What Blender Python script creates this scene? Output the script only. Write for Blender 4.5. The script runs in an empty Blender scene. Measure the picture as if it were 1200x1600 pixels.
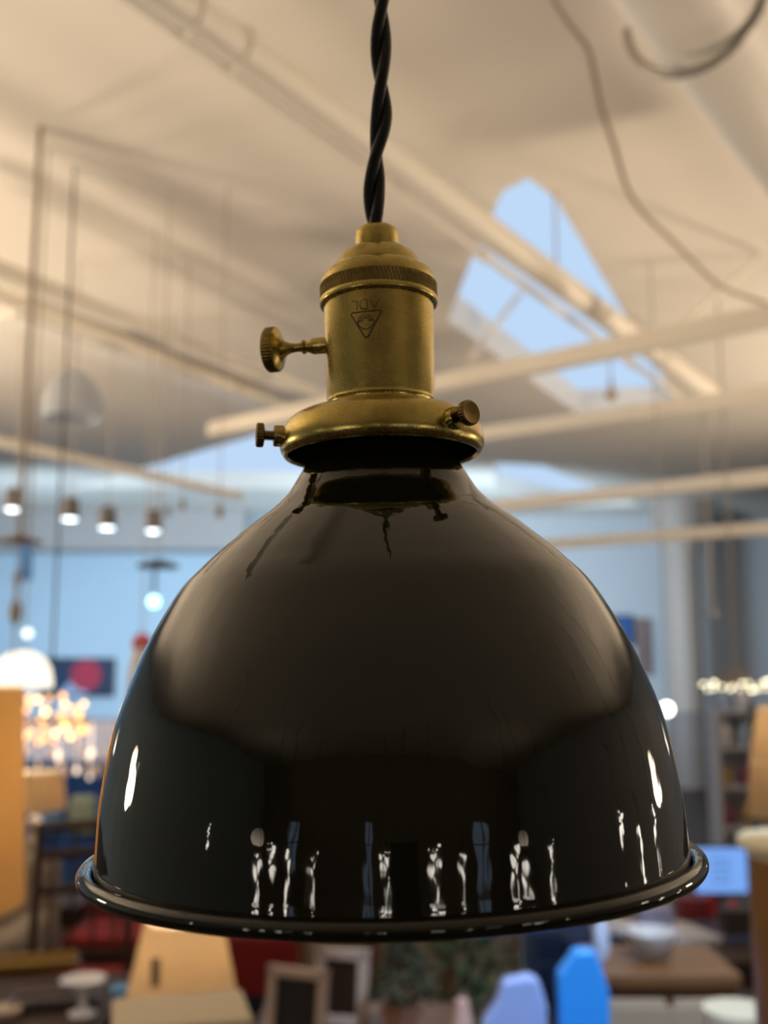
import bpy, bmesh, math, random
from mathutils import Vector, Matrix, geometry
random.seed(7)
PI = math.pi; sin = math.sin; cos = math.cos
sc = bpy.context.scene; C = sc.collection
# ------------------------------------------------------------------ camera
F = 1620.0; PITCH = math.atan(235 / 1620.0); CAM = Vector((0, 0, 1.8))
FW = Vector((0, cos(PITCH), sin(PITCH))); UP = Vector((0, -sin(PITCH), cos(PITCH))); RT = Vector((1, 0, 0))
cd = bpy.data.cameras.new('camera'); cam = bpy.data.objects.new('camera', cd); C.objects.link(cam)
cam.location = CAM; cam.rotation_euler = (PI / 2 + PITCH, 0, 0)
cd.sensor_fit = 'VERTICAL'; cd.sensor_height = 36; cd.sensor_width = 27; cd.lens = F / 1600 * 36
cd.clip_start = .02; cd.clip_end = 200
cd.dof.use_dof = True; cd.dof.focus_distance = .330; cd.dof.aperture_fstop = cd.lens / 4.2; cd.dof.aperture_blades = 0
sc.camera = cam
def ray(x, y): return (FW + RT * ((x - 600) / F) + UP * ((800 - y) / F))
def at(x, y, Y):                      # a photo direction met at depth Y
    d = ray(x, y); return CAM + d * (Y / d.y)
def onz(x, y, z):                     # a photo direction met at height z
    d = ray(x, y); return CAM + d * ((z - CAM.z) / d.z)
def px(n, Y): return n * Y / F
# ------------------------------------------------------------------ materials
MATS = {}
def mat(name, col, rough=.6, metal=0, emit=0, ecol=None, noise=0, nscale=8, bump=0, bscale=40, stretch=(1, 1, 1), coat=0, trans=0, col2=None, ior=1.5, spec=None):
    if name in MATS: return MATS[name]
    m = bpy.data.materials.new(name); m.use_nodes = True; nt = m.node_tree; N = nt.nodes; L = nt.links
    b = N['Principled BSDF']; b.inputs['Base Color'].default_value = (*col, 1); b.inputs['Roughness'].default_value = rough
    b.inputs['Metallic'].default_value = metal; b.inputs['IOR'].default_value = ior
    if coat: b.inputs['Coat Weight'].default_value = coat; b.inputs['Coat Roughness'].default_value = .03
    if trans: b.inputs['Transmission Weight'].default_value = trans
    if spec is not None: b.inputs['Specular IOR Level'].default_value = spec
    if emit: b.inputs['Emission Color'].default_value = (*(ecol or col), 1); b.inputs['Emission Strength'].default_value = emit
    tc = N.new('ShaderNodeTexCoord'); mp = N.new('ShaderNodeMapping'); L.new(tc.outputs['Object'], mp.inputs[0])
    mp.inputs['Scale'].default_value = stretch
    nz = N.new('ShaderNodeTexNoise'); nz.inputs['Scale'].default_value = nscale; nz.inputs['Detail'].default_value = 5; L.new(mp.outputs[0], nz.inputs['Vector'])
    mx = N.new('ShaderNodeMix'); mx.data_type = 'RGBA'
    c2 = col2 or tuple(c * (1 - (noise or .08)) for c in col)
    mx.inputs[6].default_value = (*col, 1); mx.inputs[7].default_value = (*c2, 1)
    L.new(nz.outputs['Fac'], mx.inputs[0]); L.new(mx.outputs[2], b.inputs['Base Color'])
    if bump:
        n2 = N.new('ShaderNodeTexNoise'); n2.inputs['Scale'].default_value = bscale; n2.inputs['Detail'].default_value = 3; L.new(mp.outputs[0], n2.inputs['Vector'])
        bp = N.new('ShaderNodeBump'); bp.inputs['Strength'].default_value = bump; bp.inputs['Distance'].default_value = .002
        L.new(n2.outputs['Fac'], bp.inputs['Height']); L.new(bp.outputs[0], b.inputs['Normal'])
    MATS[name] = m; return m
def brass(name, base, dark, r0, r1):
    m = bpy.data.materials.new(name); m.use_nodes = True; N = m.node_tree.nodes; L = m.node_tree.links; b = N['Principled BSDF']
    b.inputs['Metallic'].default_value = 1
    tc = N.new('ShaderNodeTexCoord')
    def noise(scale, st, det):
        mp = N.new('ShaderNodeMapping'); mp.inputs['Scale'].default_value = st; L.new(tc.outputs['Object'], mp.inputs[0])
        n = N.new('ShaderNodeTexNoise'); n.inputs['Scale'].default_value = scale; n.inputs['Detail'].default_value = det; L.new(mp.outputs[0], n.inputs['Vector']); return n
    a = noise(90, (1, 1, 1), 4); g = noise(1200, (.15, .15, 1.4), 3); s = noise(1500, (1, 1, 1), 2)
    mx = N.new('ShaderNodeMix'); mx.data_type = 'RGBA'; mx.inputs[6].default_value = (*base, 1); mx.inputs[7].default_value = (*dark, 1)
    rp = N.new('ShaderNodeMapRange'); rp.inputs[1].default_value = .38; rp.inputs[2].default_value = .68; L.new(a.outputs['Fac'], rp.inputs[0]); L.new(rp.outputs[0], mx.inputs[0]); L.new(mx.outputs[2], b.inputs['Base Color'])
    rr = N.new('ShaderNodeMapRange'); rr.inputs[3].default_value = r0; rr.inputs[4].default_value = r1; L.new(s.outputs['Fac'], rr.inputs[0]); L.new(rr.outputs[0], b.inputs['Roughness'])
    bp = N.new('ShaderNodeBump'); bp.inputs['Strength'].default_value = .25; bp.inputs['Distance'].default_value = .00005; L.new(g.outputs['Fac'], bp.inputs['Height'])
    b2 = N.new('ShaderNodeBump'); b2.inputs['Strength'].default_value = .16; b2.inputs['Distance'].default_value = .00006; L.new(s.outputs['Fac'], b2.inputs['Height']); L.new(bp.outputs[0], b2.inputs['Normal']); L.new(b2.outputs[0], b.inputs['Normal'])
    return m
BRASS = brass('aged_brass', (.47, .36, .105), (.34, .25, .065), .17, .34)
BRASS_D = brass('dark_aged_brass', (.25, .175, .055), (.15, .10, .03), .25, .42)
def enamel():
    m = bpy.data.materials.new('olive_enamel'); m.use_nodes = True; N = m.node_tree.nodes; L = m.node_tree.links; b = N['Principled BSDF']
    b.inputs['Base Color'].default_value = (.0080, .0078, .0028, 1); b.inputs['Roughness'].default_value = .035; b.inputs['IOR'].default_value = 1.5
    tc = N.new('ShaderNodeTexCoord'); mp = N.new('ShaderNodeMapping'); mp.inputs['Scale'].default_value = (1, 1, .35); L.new(tc.outputs['Object'], mp.inputs[0])
    n = N.new('ShaderNodeTexNoise'); n.inputs['Scale'].default_value = 130; n.inputs['Detail'].default_value = 2; L.new(mp.outputs[0], n.inputs['Vector'])
    bp = N.new('ShaderNodeBump'); bp.inputs['Strength'].default_value = .3; bp.inputs['Distance'].default_value = .0004; L.new(n.outputs['Fac'], bp.inputs['Height']); L.new(bp.outputs[0], b.inputs['Normal'])
    return m
ENAMEL = enamel()
WHITE_P = mat('cream_ceiling_paint', (.80, .74, .65), .75, noise=.06, nscale=1.2, bump=.15, bscale=6)
PIPE_P = mat('cream_pipe_paint', (.84, .78, .68), .45, noise=.05, nscale=2)
DARKW = mat('dark_wood', (.04, .016, .008), .55, noise=.5, nscale=5, stretch=(1, 1, 8))
MIDW = mat('brown_wood', (.17, .078, .03), .45, noise=.4, nscale=5, stretch=(1, 8, 1))
BLACK = mat('black_metal', (.015, .015, .017), .4)
# ------------------------------------------------------------------ mesh builder
class MB:
    def __init__(s): s.v = []; s.f = []; s.M = Matrix.Identity(4)
    def add(s, vs, fs, M=None):
        k = len(s.v); M = M or s.M
        s.v += [M @ Vector(v) for v in vs]; s.f += [tuple(i + k for i in f) for f in fs]; return s
    def box(s, c, d, M=None, taper=1.0):
        x, y, z = d[0] / 2, d[1] / 2, d[2] / 2; vs = []
        for sz in (-1, 1):
            t = taper if sz > 0 else 1
            for sx, sy in ((-1, -1), (1, -1), (1, 1), (-1, 1)): vs.append((c[0] + sx * x * t, c[1] + sy * y * t, c[2] + sz * z))
        return s.add(vs, [(0, 3, 2, 1), (4, 5, 6, 7), (0, 1, 5, 4), (1, 2, 6, 5), (2, 3, 7, 6), (3, 0, 4, 7)], M)
    def lathe(s, prof, n=32, M=None, c=(0, 0, 0), cap=True, fn=None):
        vs = []; fs = []; m = len(prof)
        for j, (r, z) in enumerate(prof):
            for i in range(n):
                a = 2 * PI * i / n; rr = r + (fn(a, z, j) if fn else 0)
                vs.append((c[0] + rr * cos(a), c[1] + rr * sin(a), c[2] + z))
        for j in range(m - 1):
            for i in range(n):
                k = (i + 1) % n; fs.append((j * n + i, j * n + k, (j + 1) * n + k, (j + 1) * n + i))
        if cap:
            if prof[0][0] > 1e-7: fs.append(tuple(range(n - 1, -1, -1)))
            if prof[-1][0] > 1e-7: fs.append(tuple((m - 1) * n + i for i in range(n)))
        return s.add(vs, fs, M)
    def cyl(s, r, z0, z1, n=20, M=None, c=(0, 0, 0), r2=None): return s.lathe([(r, z0), (r2 if r2 is not None else r, z1)], n, M, c)
    def ball(s, c, r, n=14, sz=1, M=None): return s.lathe([(max(r * sin(PI * i / 8), 1e-8), -r * sz * cos(PI * i / 8)) for i in range(9)], n, M, c, cap=False)
    def tube(s, pts, r, n=10, M=None):
        pts = [Vector(p) for p in pts]; vs = []; fs = []; t0 = (pts[1] - pts[0]).normalized()
        ref = Vector((0, 0, 1)) if abs(t0.z) < .9 else Vector((1, 0, 0)); u = t0.cross(ref).normalized()
        for i, p in enumerate(pts):
            t = (pts[min(i + 1, len(pts) - 1)] - pts[max(i - 1, 0)]).normalized()
            u = (u - t * u.dot(t)).normalized(); w = t.cross(u); rr = r[i] if isinstance(r, (list, tuple)) else r
            for k in range(n): a = 2 * PI * k / n; vs.append(p + u * (rr * cos(a)) + w * (rr * sin(a)))
        for i in range(len(pts) - 1):
            for k in range(n): q = (k + 1) % n; fs.append((i * n + k, i * n + q, (i + 1) * n + q, (i + 1) * n + k))
        fs += [tuple(range(n - 1, -1, -1)), tuple((len(pts) - 1) * n + k for k in range(n))]
        return s.add(vs, fs, M)
    def build(s, name, m, parent=None, smooth=None, bevel=0, sub=0):
        me = bpy.data.meshes.new(name); me.from_pydata([tuple(v) for v in s.v], [], s.f)
        bm = bmesh.new(); bm.from_mesh(me); bmesh.ops.remove_doubles(bm, verts=bm.verts, dist=1e-7); bmesh.ops.recalc_face_normals(bm, faces=bm.faces); bm.to_mesh(me); bm.free()
        me.materials.append(m)
        if smooth is not None:
            for p in me.polygons: p.use_smooth = True
            me.set_sharp_from_angle(angle=math.radians(smooth))
        o = bpy.data.objects.new(name, me); C.objects.link(o)
        if parent: o.parent = parent
        if bevel: b = o.modifiers.new('bevel', 'BEVEL'); b.width = bevel; b.segments = 3
        if sub: q = o.modifiers.new('sub', 'SUBSURF'); q.levels = sub; q.render_levels = sub
        return o
def tag(o, label=None, cat=None, group=None, kind=None):
    for k, v in (('label', label), ('category', cat), ('group', group), ('kind', kind)):
        if v: o[k] = v
    return o
def thing(name, label, cat, loc=(0, 0, 0), rz=0, group=None):
    o = bpy.data.objects.new(name, None); C.objects.link(o); o.location = loc; o.rotation_euler = (0, 0, rz); o.empty_display_size = .05
    return tag(o, label, cat, group)
def copy_tree(o, loc=None, rz=None, label=None, parent=None, scale=None):
    c = o.copy(); C.objects.link(c)
    if parent: c.parent = parent
    for ch in list(o.children): copy_tree(ch, parent=c)
    if loc is not None: c.location = loc
    if rz is not None: c.rotation_euler = (0, 0, rz)
    if label: c['label'] = label
    if scale: c.scale = (scale,) * 3
    return c
def catmull(ps, n=6):
    out = []
    for i in range(len(ps) - 1):
        p0, p1, p2, p3 = ps[max(i - 1, 0)], ps[i], ps[i + 1], ps[min(i + 2, len(ps) - 1)]
        for k in range(n):
            t = k / n; out.append(tuple(.5 * ((2 * b) + (c - a) * t + (2 * a - 5 * b + 4 * c - d) * t * t + (3 * b - a - 3 * c + d) * t ** 3) for a, b, c, d in zip(p0, p1, p2, p3)))
    out.append(tuple(ps[-1])); return out
# ================================================================== THE PENDANT LAMP
D0 = .368
def ax(y): return 588.6 + .0238 * (y - 350)
A1 = at(ax(350), 350, D0); A2 = at(ax(1350), 1350, D0); ZL = (A1 - A2).normalized()
P0 = at(ax(711), 711, D0)
XL = (RT - ZL * RT.dot(ZL)).normalized(); YL = ZL.cross(XL)
LM = Matrix((( XL.x, YL.x, ZL.x, P0.x), (XL.y, YL.y, ZL.y, P0.y), (XL.z, YL.z, ZL.z, P0.z), (0, 0, 0, 1)))
LI = LM.inverted(); CL = LI @ CAM
def prof(y, r):                       # a silhouette point -> radius and height on the axis
    d = LI.to_3x3() @ ray(ax(y), y); R = r / F * D0; hz = 0
    for _ in range(8):
        yy = -(R * R) / D0; t = (yy - CL.y) / d.y; S = CL + d * t; dep = (LM.to_3x3() @ (S - CL)).dot(FW)
        w = r / F * dep; k = min(.9, R / D0); R = w / math.sqrt(1 - k * k); hz = S.z
    return (R, hz)
lamp = thing('pendant_lamp', 'large dark olive enamel dome pendant lamp with brass socket, hanging on a twisted black cord', 'pendant lamp')
lamp.matrix_world = LM
def pf(l, n=1):
    q = [prof(*p) for p in l]
    return catmull(q, n) if n > 1 else q
# shade: outside profile, then the rolled rim, then the inside
out = pf([(702, 104), (712, 110.5), (722, 117.5), (735, 126.3), (751, 136.3), (771, 150), (792, 172.5), (815, 205), (846, 245), (876, 281), (910, 317), (958, 350.5), (1014, 383), (1090, 416.5), (1135, 432), (1205, 448), (1260, 458), (1338, 466)], 8)
mm = prof(1359, 480)[0] / 480
zb = prof(1363.5, 495)[1]; Rw = out[-1][0]; rb = 12.5 * mm; Rb = prof(1359, 495.5)[0] - rb
neck = [(out[0][0] - .002, out[0][1] + .0015)]
wall = neck + out + [(Rw + .0002, zb + .003), (Rw + .0003, zb), (Rw + .0008, zb - .0012), (Rb, zb - rb * .6)]
inner = [(r - .0012, z - (.0012 if r < .08 or r > Rw + .001 else 0)) for r, z in wall[::-1]]
MB().lathe(wall + inner, 192, cap=False).build('shade', ENAMEL, lamp, 50)
# rim
rim = [(Rb + rb * cos(a), zb + rb * sin(a)) for a in [2 * PI * i / 24 for i in range(25)]]
MB().lathe(rim, 192, cap=False).build('rolled_rim', ENAMEL, lamp, 80)
# fitter collar
fl = pf([(644, 83), (643.5, 95), (644.5, 110), (647, 126), (652, 139), (660, 149), (670, 155.2), (682, 158.8), (694, 160), (703, 158), (710, 153.5)], 5)
fl += [(fl[-1][0] - .0008, fl[-1][1] - .0001), (fl[-1][0] - .0013, fl[-1][1] + .0008)]
MB().lathe(fl, 128, cap=False).build('shade_holder', BRASS, lamp, 60)
lin = [fl[-1]] + [(r - .0014, z - .0008) for r, z in fl[-6::-1] if r > .022]
MB().lathe(lin, 128, cap=False).build('holder_lining', mat('tarnished_lining', (.012, .009, .005), .7, spec=.2), lamp, 60)
# inner plate (dark underside above the shade neck)
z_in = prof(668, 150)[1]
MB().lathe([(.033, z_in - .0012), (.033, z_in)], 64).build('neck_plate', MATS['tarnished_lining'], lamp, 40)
# socket shell with two beads at the foot
sh = pf([(476, 86), (500, 86), (560, 85.2), (624, 84.4)])
b1 = pf([(627, 84.3), (629, 85.6), (631.5, 84), (634, 83.6), (637, 85.6), (640, 84), (648, 83.8)])
Rbody = prof(540, 85.5)[0]
MB().lathe(sh + b1, 128).build('socket_shell', BRASS, lamp, 40)
# threaded ring: smooth band, knurled band, bright lip
def kn(a, z, j): return .00028 * sin(96 * a + z * 1500) if 1 <= j <= 10 else 0
z0, z1 = prof(447, 90)[1], prof(467, 90)[1]
R0 = prof(457, 91)[0]
MB().lathe([(R0, z0)] + [(R0 - (.0004 if j == 4 else 0), z0 + (z1 - z0) * j / 9) for j in range(10)] + [(R0 - .0001, z1 - .0001)], 960, cap=False, fn=kn).build('knurled_band', BRASS_D, lamp, 180)
up_ = pf([(422, 69), (423, 74), (427, 81), (433, 86.5), (440, 89.8), (447, 90.8)], 4)
MB().lathe([(.001, up_[0][1] + .0002)] + up_, 128, cap=False).build('ring_collar', BRASS, lamp, 50)
lip = pf([(466.5, 90.5), (468, 91.8), (472, 92.6), (475, 92.4), (477.5, 90.8), (478, 88)], 3) + [(prof(478, 86)[0], prof(477, 86)[1])]
MB().lathe(lip, 128, cap=False).build('ring_lip', BRASS, lamp, 60)
# domed cap and cord nipple
dome = pf([(423, 69.5), (418, 68.6), (409, 64), (400, 56.5), (393.5, 47), (390, 39), (388.5, 33)], 5)
MB().lathe(dome + [(.001, dome[-1][1])], 96, cap=False).build('socket_cap', BRASS, lamp, 60)
nip = pf([(391, 34), (368, 34), (362, 32), (357.5, 27), (355, 20)], 2)
MB().lathe(nip + [(.001, nip[-1][1])], 64, cap=False).build('cord_nipple', BRASS, lamp, 35)
# switch key on the left of the shell
U = D0 / F    # metres per photo pixel at the lamp
zk = prof(529, 85.5)[1]
def key_matrix(az, tiltdeg, rad, z):
    d = Vector((cos(az) * cos(tiltdeg), sin(az) * cos(tiltdeg), sin(tiltdeg)))
    return Matrix.Translation((rad * cos(az), rad * sin(az), z)) @ d.to_track_quat('Z', 'Y').to_matrix().to_4x4()
KM = key_matrix(math.radians(165), math.radians(1), Rbody * .985, zk)
def P(l): return [(r * U, z * U) for r, z in l]
key = MB().lathe(P([(14, -3), (14, 25), (13.2, 27), (8.5, 38), (8, 40)]), 48, KM).build('switch_key', BRASS, lamp, 35)
MB().lathe(P([(8, 38), (11, 39.5), (12, 42), (11, 44.5), (8, 46)]), 40, KM).build('key_bead', BRASS, key, 60)
MB().lathe(P([(7.5, 45), (7.2, 55), (8.2, 64), (11, 72), (16, 78), (24, 83), (33, 85.5), (36.5, 88)]), 64, KM).build('key_stem', BRASS, key, 50)
def kn2(a, z, j): return -.00022 * (.5 + .5 * sin(44 * a)) if 1 <= j <= 3 else 0
MB().lathe(P([(36.5, 88), (37.5, 89.5), (37.7, 97), (37.5, 104), (34, 107), (20, 108.5), (.1, 109)]), 352, KM, fn=kn2, cap=False).build('key_grip', BRASS_D, key, 60)
# set screws of the collar
zs = prof(681, 158)[1]
for k, az in enumerate((-49, 191)):
    M = key_matrix(math.radians(az), math.radians(4 if k == 0 else 2), prof(681, 158.5)[0], zs)
    s0 = MB().lathe(P([(17, -12), (17, 9), (16, 11), (10, 11), (9, 8)]), 40, M).build('set_screw', BRASS, lamp, 35)
    thr = [];
    for i in range(60): thr.append(((8.2 if i % 6 in (0, 1, 2) else 6.6), 6 + i * .38))
    MB().lathe(P(thr), 24, M).build('screw_thread', BRASS_D, s0, 30)
    MB().lathe(P([(7, 25), (17, 26.5), (19, 28), (19.3, 33), (19, 37), (17, 38.5), (15, 37.8), (.1, 37.6)]), 160, M, fn=lambda a, z, j: -.00016 * (.5 + .5 * sin(26 * a)) if 2 <= j <= 4 else 0, cap=False).build('screw_head', BRASS_D, s0, 40)
# engraved mark: strokes lying on the shell
INK = mat('engraved_black', (.02, .008, .003), .6)
def onshell(u, v):
    x, y = 540 + u / 15, 450 + v / 15; d = (LI.to_3x3() @ ray(x, y)); R = Rbody + .00002
    a = d.x ** 2 + d.y ** 2; b = 2 * (CL.x * d.x + CL.y * d.y); c = CL.x ** 2 + CL.y ** 2 - R * R
    t = (-b - math.sqrt(b * b - 4 * a * c)) / (2 * a); return CL + d * t
em = MB()
def stroke(ps, w, closed=False):
    q = []; ps = ps + [ps[0]] if closed else ps
    for i in range(len(ps) - 1):
        for k in range(4): q.append((ps[i][0] + (ps[i + 1][0] - ps[i][0]) * k / 4, ps[i][1] + (ps[i + 1][1] - ps[i][1]) * k / 4))
    q.append(ps[-1]); em.tube([onshell(*p) for p in q], w / 15 / 2 * 1.35 * U, 6)
stroke([(140, 320), (275, 310), (272, 415), (270, 520)], 24)
stroke([(508, 270), (510, 380), (510, 495)], 24); stroke([(508, 270), (440, 272), (385, 292), (345, 345), (335, 400), (345, 450), (375, 487), (430, 502), (510, 495)], 24)
stroke([(560, 265), (685, 470), (790, 250)], 24); stroke([(625, 320), (745, 320)], 20)
stroke([(150, 590), (480, 552), (800, 520), (835, 545), (820, 600), (660, 890), (535, 1125), (500, 1155), (470, 1155), (440, 1130), (290, 890), (140, 650), (135, 610)], 26, True)
stroke([(275, 790), (395, 775), (415, 715), (470, 682), (525, 700), (555, 758), (670, 752), (655, 840), (585, 925), (510, 960), (440, 962), (370, 935), (305, 870)], 18, True)
for i in range(17):
    a = math.radians(176 - i * 10.6); stroke([(475 + 118 * cos(a), 775 - 118 * sin(a)), (475 + 190 * cos(a), 775 - 190 * sin(a))], 13)
o = em.build('engraved_mark', INK, lamp); o['label'] = 'black engraved upside-down ADL letters over a triangle holding a rising sun'
# twisted cord
CORD = mat('black_cord', (.003, .003, .003), .32, bump=.2, bscale=900, spec=.2)
ctr = catmull([(587, 357), (585, 335), (584.5, 300), (586.5, 270), (588.5, 242), (593, 210), (596, 180), (596.5, 150), (596, 127), (595, 75), (596.5, 15), (597, -40), (597, -120)], 6)
cm = MB(); lastp = {}
for sg in (1, -1):
    pts = []
    for x, y in ctr:
        ph = PI * (y - 15) / 114; amp = 8 * U * min(1, max(.55, (352 - y) / 30 + .55))
        p = at(x, y, D0) + RT * (sg * amp * sin(ph)) + Vector((0, sg * amp * cos(ph), 0)); pts.append(LI @ p)
    top = at(597, -120, D0); z = 0; ph0 = PI * (-120 - 15) / 114
    while top.z + z < 4.2:
        z += .006; ph = ph0 - PI * (z / U) / 114; pts.append(LI @ (top + Vector((sg * 8 * U * sin(ph), sg * 8 * U * cos(ph), z))))
    cm.tube(pts, 10.2 * U, 12)
cm.build('twisted_cord', CORD, lamp, 60)
# ================================================================== THE ROOM
H = 4.2
def struct(o): o['kind'] = 'structure'; return o
XW, Y0, Y1 = 8.0, -7.0, 17.0
# ceiling with two roof lights, plus a left opening added for a bluish band
def hole(l): return [Vector((*onz(x, y, H).xy, H)) for x, y in l]
holes = [hole([(700, 500), (735, 410), (785, 300), (825, 278), (868, 310), (1065, 640), (905, 648)]), hole([(235, 728), (440, 668), (520, 668), (520, 765), (110, 762)]), hole([(772, 724), (850, 728), (1000, 790), (880, 792), (778, 768)])]
outer = [Vector((-XW, Y0, H)), Vector((XW, Y0, H)), Vector((XW, Y1, H)), Vector((-XW, Y1, H))]
m = MB(); loops = [outer] + holes; bmc = bmesh.new(); eds = []
for l in loops:
    vv = [bmc.verts.new(p) for p in l]; eds += [bmc.edges.new((vv[i], vv[(i + 1) % len(vv)])) for i in range(len(vv))]
bmesh.ops.triangle_fill(bmc, use_beauty=True, edges=eds, normal=(0, 0, 1)); bmc.verts.index_update()
flat = [v.co.copy() for v in bmc.verts]; tris = [tuple(v.index for v in f.verts) for f in bmc.faces]; bmc.free()
m.add(flat, tris); m.add([p + Vector((0, 0, .25)) for p in flat], tris)
k = 0
for l in loops:
    n = len(l); m.add(l + [p + Vector((0, 0, .25)) for p in l], [(i, (i + 1) % n, n + (i + 1) % n, n + i) for i in range(n)])
struct(m.build('ceiling', WHITE_P))
FLOOR = mat('dark_floor_boards', (.05, .03, .018), .5, noise=.5, nscale=4, stretch=(6, .6, 1))
struct(MB().box((0, 5, -.05), (16, 24, .1)).build('floor', FLOOR))
WB = mat('pale_blue_wall_paint', (.56, .72, .84), .8, noise=.12, nscale=.8); WG = mat('grey_wall_paint', (.60, .62, .64), .8, noise=.08, nscale=.8); WC = mat('brown_wall_paint', (.30, .24, .19), .8)  # bluer tone for the left walls, greyer for the right
struct(MB().box((-4, Y1 + .1, 2.1), (8, .2, 4.2)).build('wall_back', WB)); struct(MB().box((4, Y1 + .1, 2.1), (8, .2, 4.2)).build('wall_back_right', WG))
struct(MB().box((-XW - .1, 5, 2.1), (.2, 24.4, 4.2)).build('wall_left', WB)); struct(MB().box((XW + .1, 5, 2.1), (.2, 24.4, 4.2)).build('wall_right', WG))
# wall behind the camera with three windows
wm = MB(); wins = [(-5.2, .8), (-1.1, .5), (4.6, .9)]; xs = -8
for cx, w in wins:
    wm.box(((xs + cx - w / 2) / 2, Y0 - .1, 2.1), (cx - w / 2 - xs, .2, 4.2)); wm.box((cx, Y0 - .1, .45), (w, .2, .9)); wm.box((cx, Y0 - .1, 3.55), (w, .2, 1.3)); xs = cx + w / 2
wm.box(((xs + 8) / 2, Y0 - .1, 2.1), (8 - xs, .2, 4.2)); struct(wm.build('wall_front', WC))
for k, (cx, w) in enumerate(wins):
    f = MB()
    for sx in (-1, 0, 1): f.box((cx + sx * (w / 2 - .03), Y0 - .05, 1.9), (.06, .1, 2))
    for z in (.93, 1.9, 2.87): f.box((cx, Y0 - .05, z), (w, .1, .06))
    struct(f.build('window_%d' % (k + 1), PIPE_P))
# pipes and beams
def pipe(name, a, b, r, label, extra=None):
    d = (b - a).normalized(); o = thing(name, label, 'pipe', a); q = b - a
    MB().tube([(0, 0, 0), tuple(q)], r, 24).build('pipe_run', PIPE_P, o, 60)
    return o, a, d, r
def lineext(x1, y1, x2, y2, z, ext=1.0):
    a = onz(x1, y1, z); b = onz(x2, y2, z); d = (b - a).normalized(); return a - d * ext, b
o, a, d, r = pipe('ceiling_pipe', *lineext(330, 46, 1115, 618, 3.72, 2.2), .066, 'long cream painted pipe with two couplings crossing diagonally below the ceiling above the lamp')
for cx, cy in ((297, 22), (372, 76)):
    c = onz(cx, cy, 3.72) - a; MB().tube([tuple(c - d * .012), tuple(c + d * .012)], .074, 24).build('coupling', PIPE_P, o, 40)
for cx, cy in ((870, 440),):
    c = onz(cx, cy, 3.72) - a; MB().tube([tuple(c), (c.x, c.y, H - a.z)], .006, 8).build('hanger_rod', mat('tan_rod', (.40, .34, .27), .6), o)
a, b = lineext(275, 52, 1070, 627, 3.66, 2.2); o, a, d, r = pipe('conduit_pipe', a, b, .017, 'thin conduit running beside and below the long diagonal cream pipe')
for cx, cy in ((600, 287), (755, 399), (985, 566)):
    c = onz(cx, cy, 3.66) - a; MB().tube([tuple(c - d * .04), tuple(c + d * .04)], .027, 16).build('coupling', PIPE_P, o, 40)
a, b = lineext(1092, 0, 1330, 355, 3.55, 1.0); o, a, d, r = pipe('large_ceiling_duct', a, b, .165, 'thick cream duct with a strap ring at the upper right corner of the ceiling')
u = d.cross(Vector((0, 0, 1))); c = onz(1083, 8, 3.55) - a
MB().tube([tuple(c + u * (.19 * cos(t)) + Vector((0, 0, .19 * sin(t)))) for t in [PI * .0 + i * PI / 14 * 1.0 - PI for i in range(15)]] + [(c.x + u.x * .19, c.y + u.y * .19, H - a.z)], .012, 8).build('strap_ring', mat('grey_steel', (.35, .32, .28), .4, metal=.6), o, 60)
def trim(n, x1, y1, x2, y2, z, w, h, ext=0):
    a, b = onz(x1, y1, z), onz(x2, y2, z); d = (b - a).normalized(); a = a - d * ext; b = b + d * ext; L = (b - a).length
    M = Matrix.Translation((a + b) / 2) @ Matrix.Rotation(math.atan2(d.y, d.x), 4, 'Z')
    struct(MB().box((0, 0, 0), (L, w, h), M).build('trim_%d' % n, PIPE_P, bevel=.008))
trim(1, 0, 425, 430, 592, 3.75, .09, .09, .8); trim(2, 0, 463, 400, 620, 3.7, .07, .07, .8)
trim(3, 330, 672, 1300, 475, 3.45, .09, .10, 0); trim(4, 770, 676, 1200, 616, 3.3, .07, .09, .5); trim(5, 560, 815, 1200, 745, 3.05, .08, .10, .2); trim(6, 700, 862, 1200, 825, 2.75, .07, .08, .2)
trim(7, 0, 690, 330, 765, 3.2, .06, .06, .4); trim(8, 60, 505, 380, 620, 4.12, .25, .1, .3)
# diagonal truss braces seen at the right
br = MB(); 
for x1, y1, x2, y2, Y in ((1050, 520, 1190, 400, 8.6), (735, 560, 815, 455, 8.6)):
    br = MB().tube([onz(x1, y1, 3.5), onz(x2, y2, 4.18)], .018, 8); ob = br.build('truss_brace', PIPE_P)
    tag(ob, 'slim cream diagonal brace %s' % ('rising towards the right edge above the first cross beam' if x1 > 900 else 'in front of the bright roof light just right of the socket'), 'brace')
# drooping cable at upper right
cp = catmull([(850, -40), (866, 0), (890, 38), (918, 75), (927, 110), (940, 170), (960, 230), (978, 290), (1005, 332), (1060, 385), (1105, 430), (1135, 452), (1210, 478), (1260, 485)], 5)
tag(MB().tube([at(x, y, 3.1 + i * .030) for i, (x, y) in enumerate(cp)], .010, 10).build('electrical_cable', mat('tan_cable', (.42, .33, .25), .5), smooth=60), 'tan cable drooping in a long curve from the ceiling at the upper right', 'cable')
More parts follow.
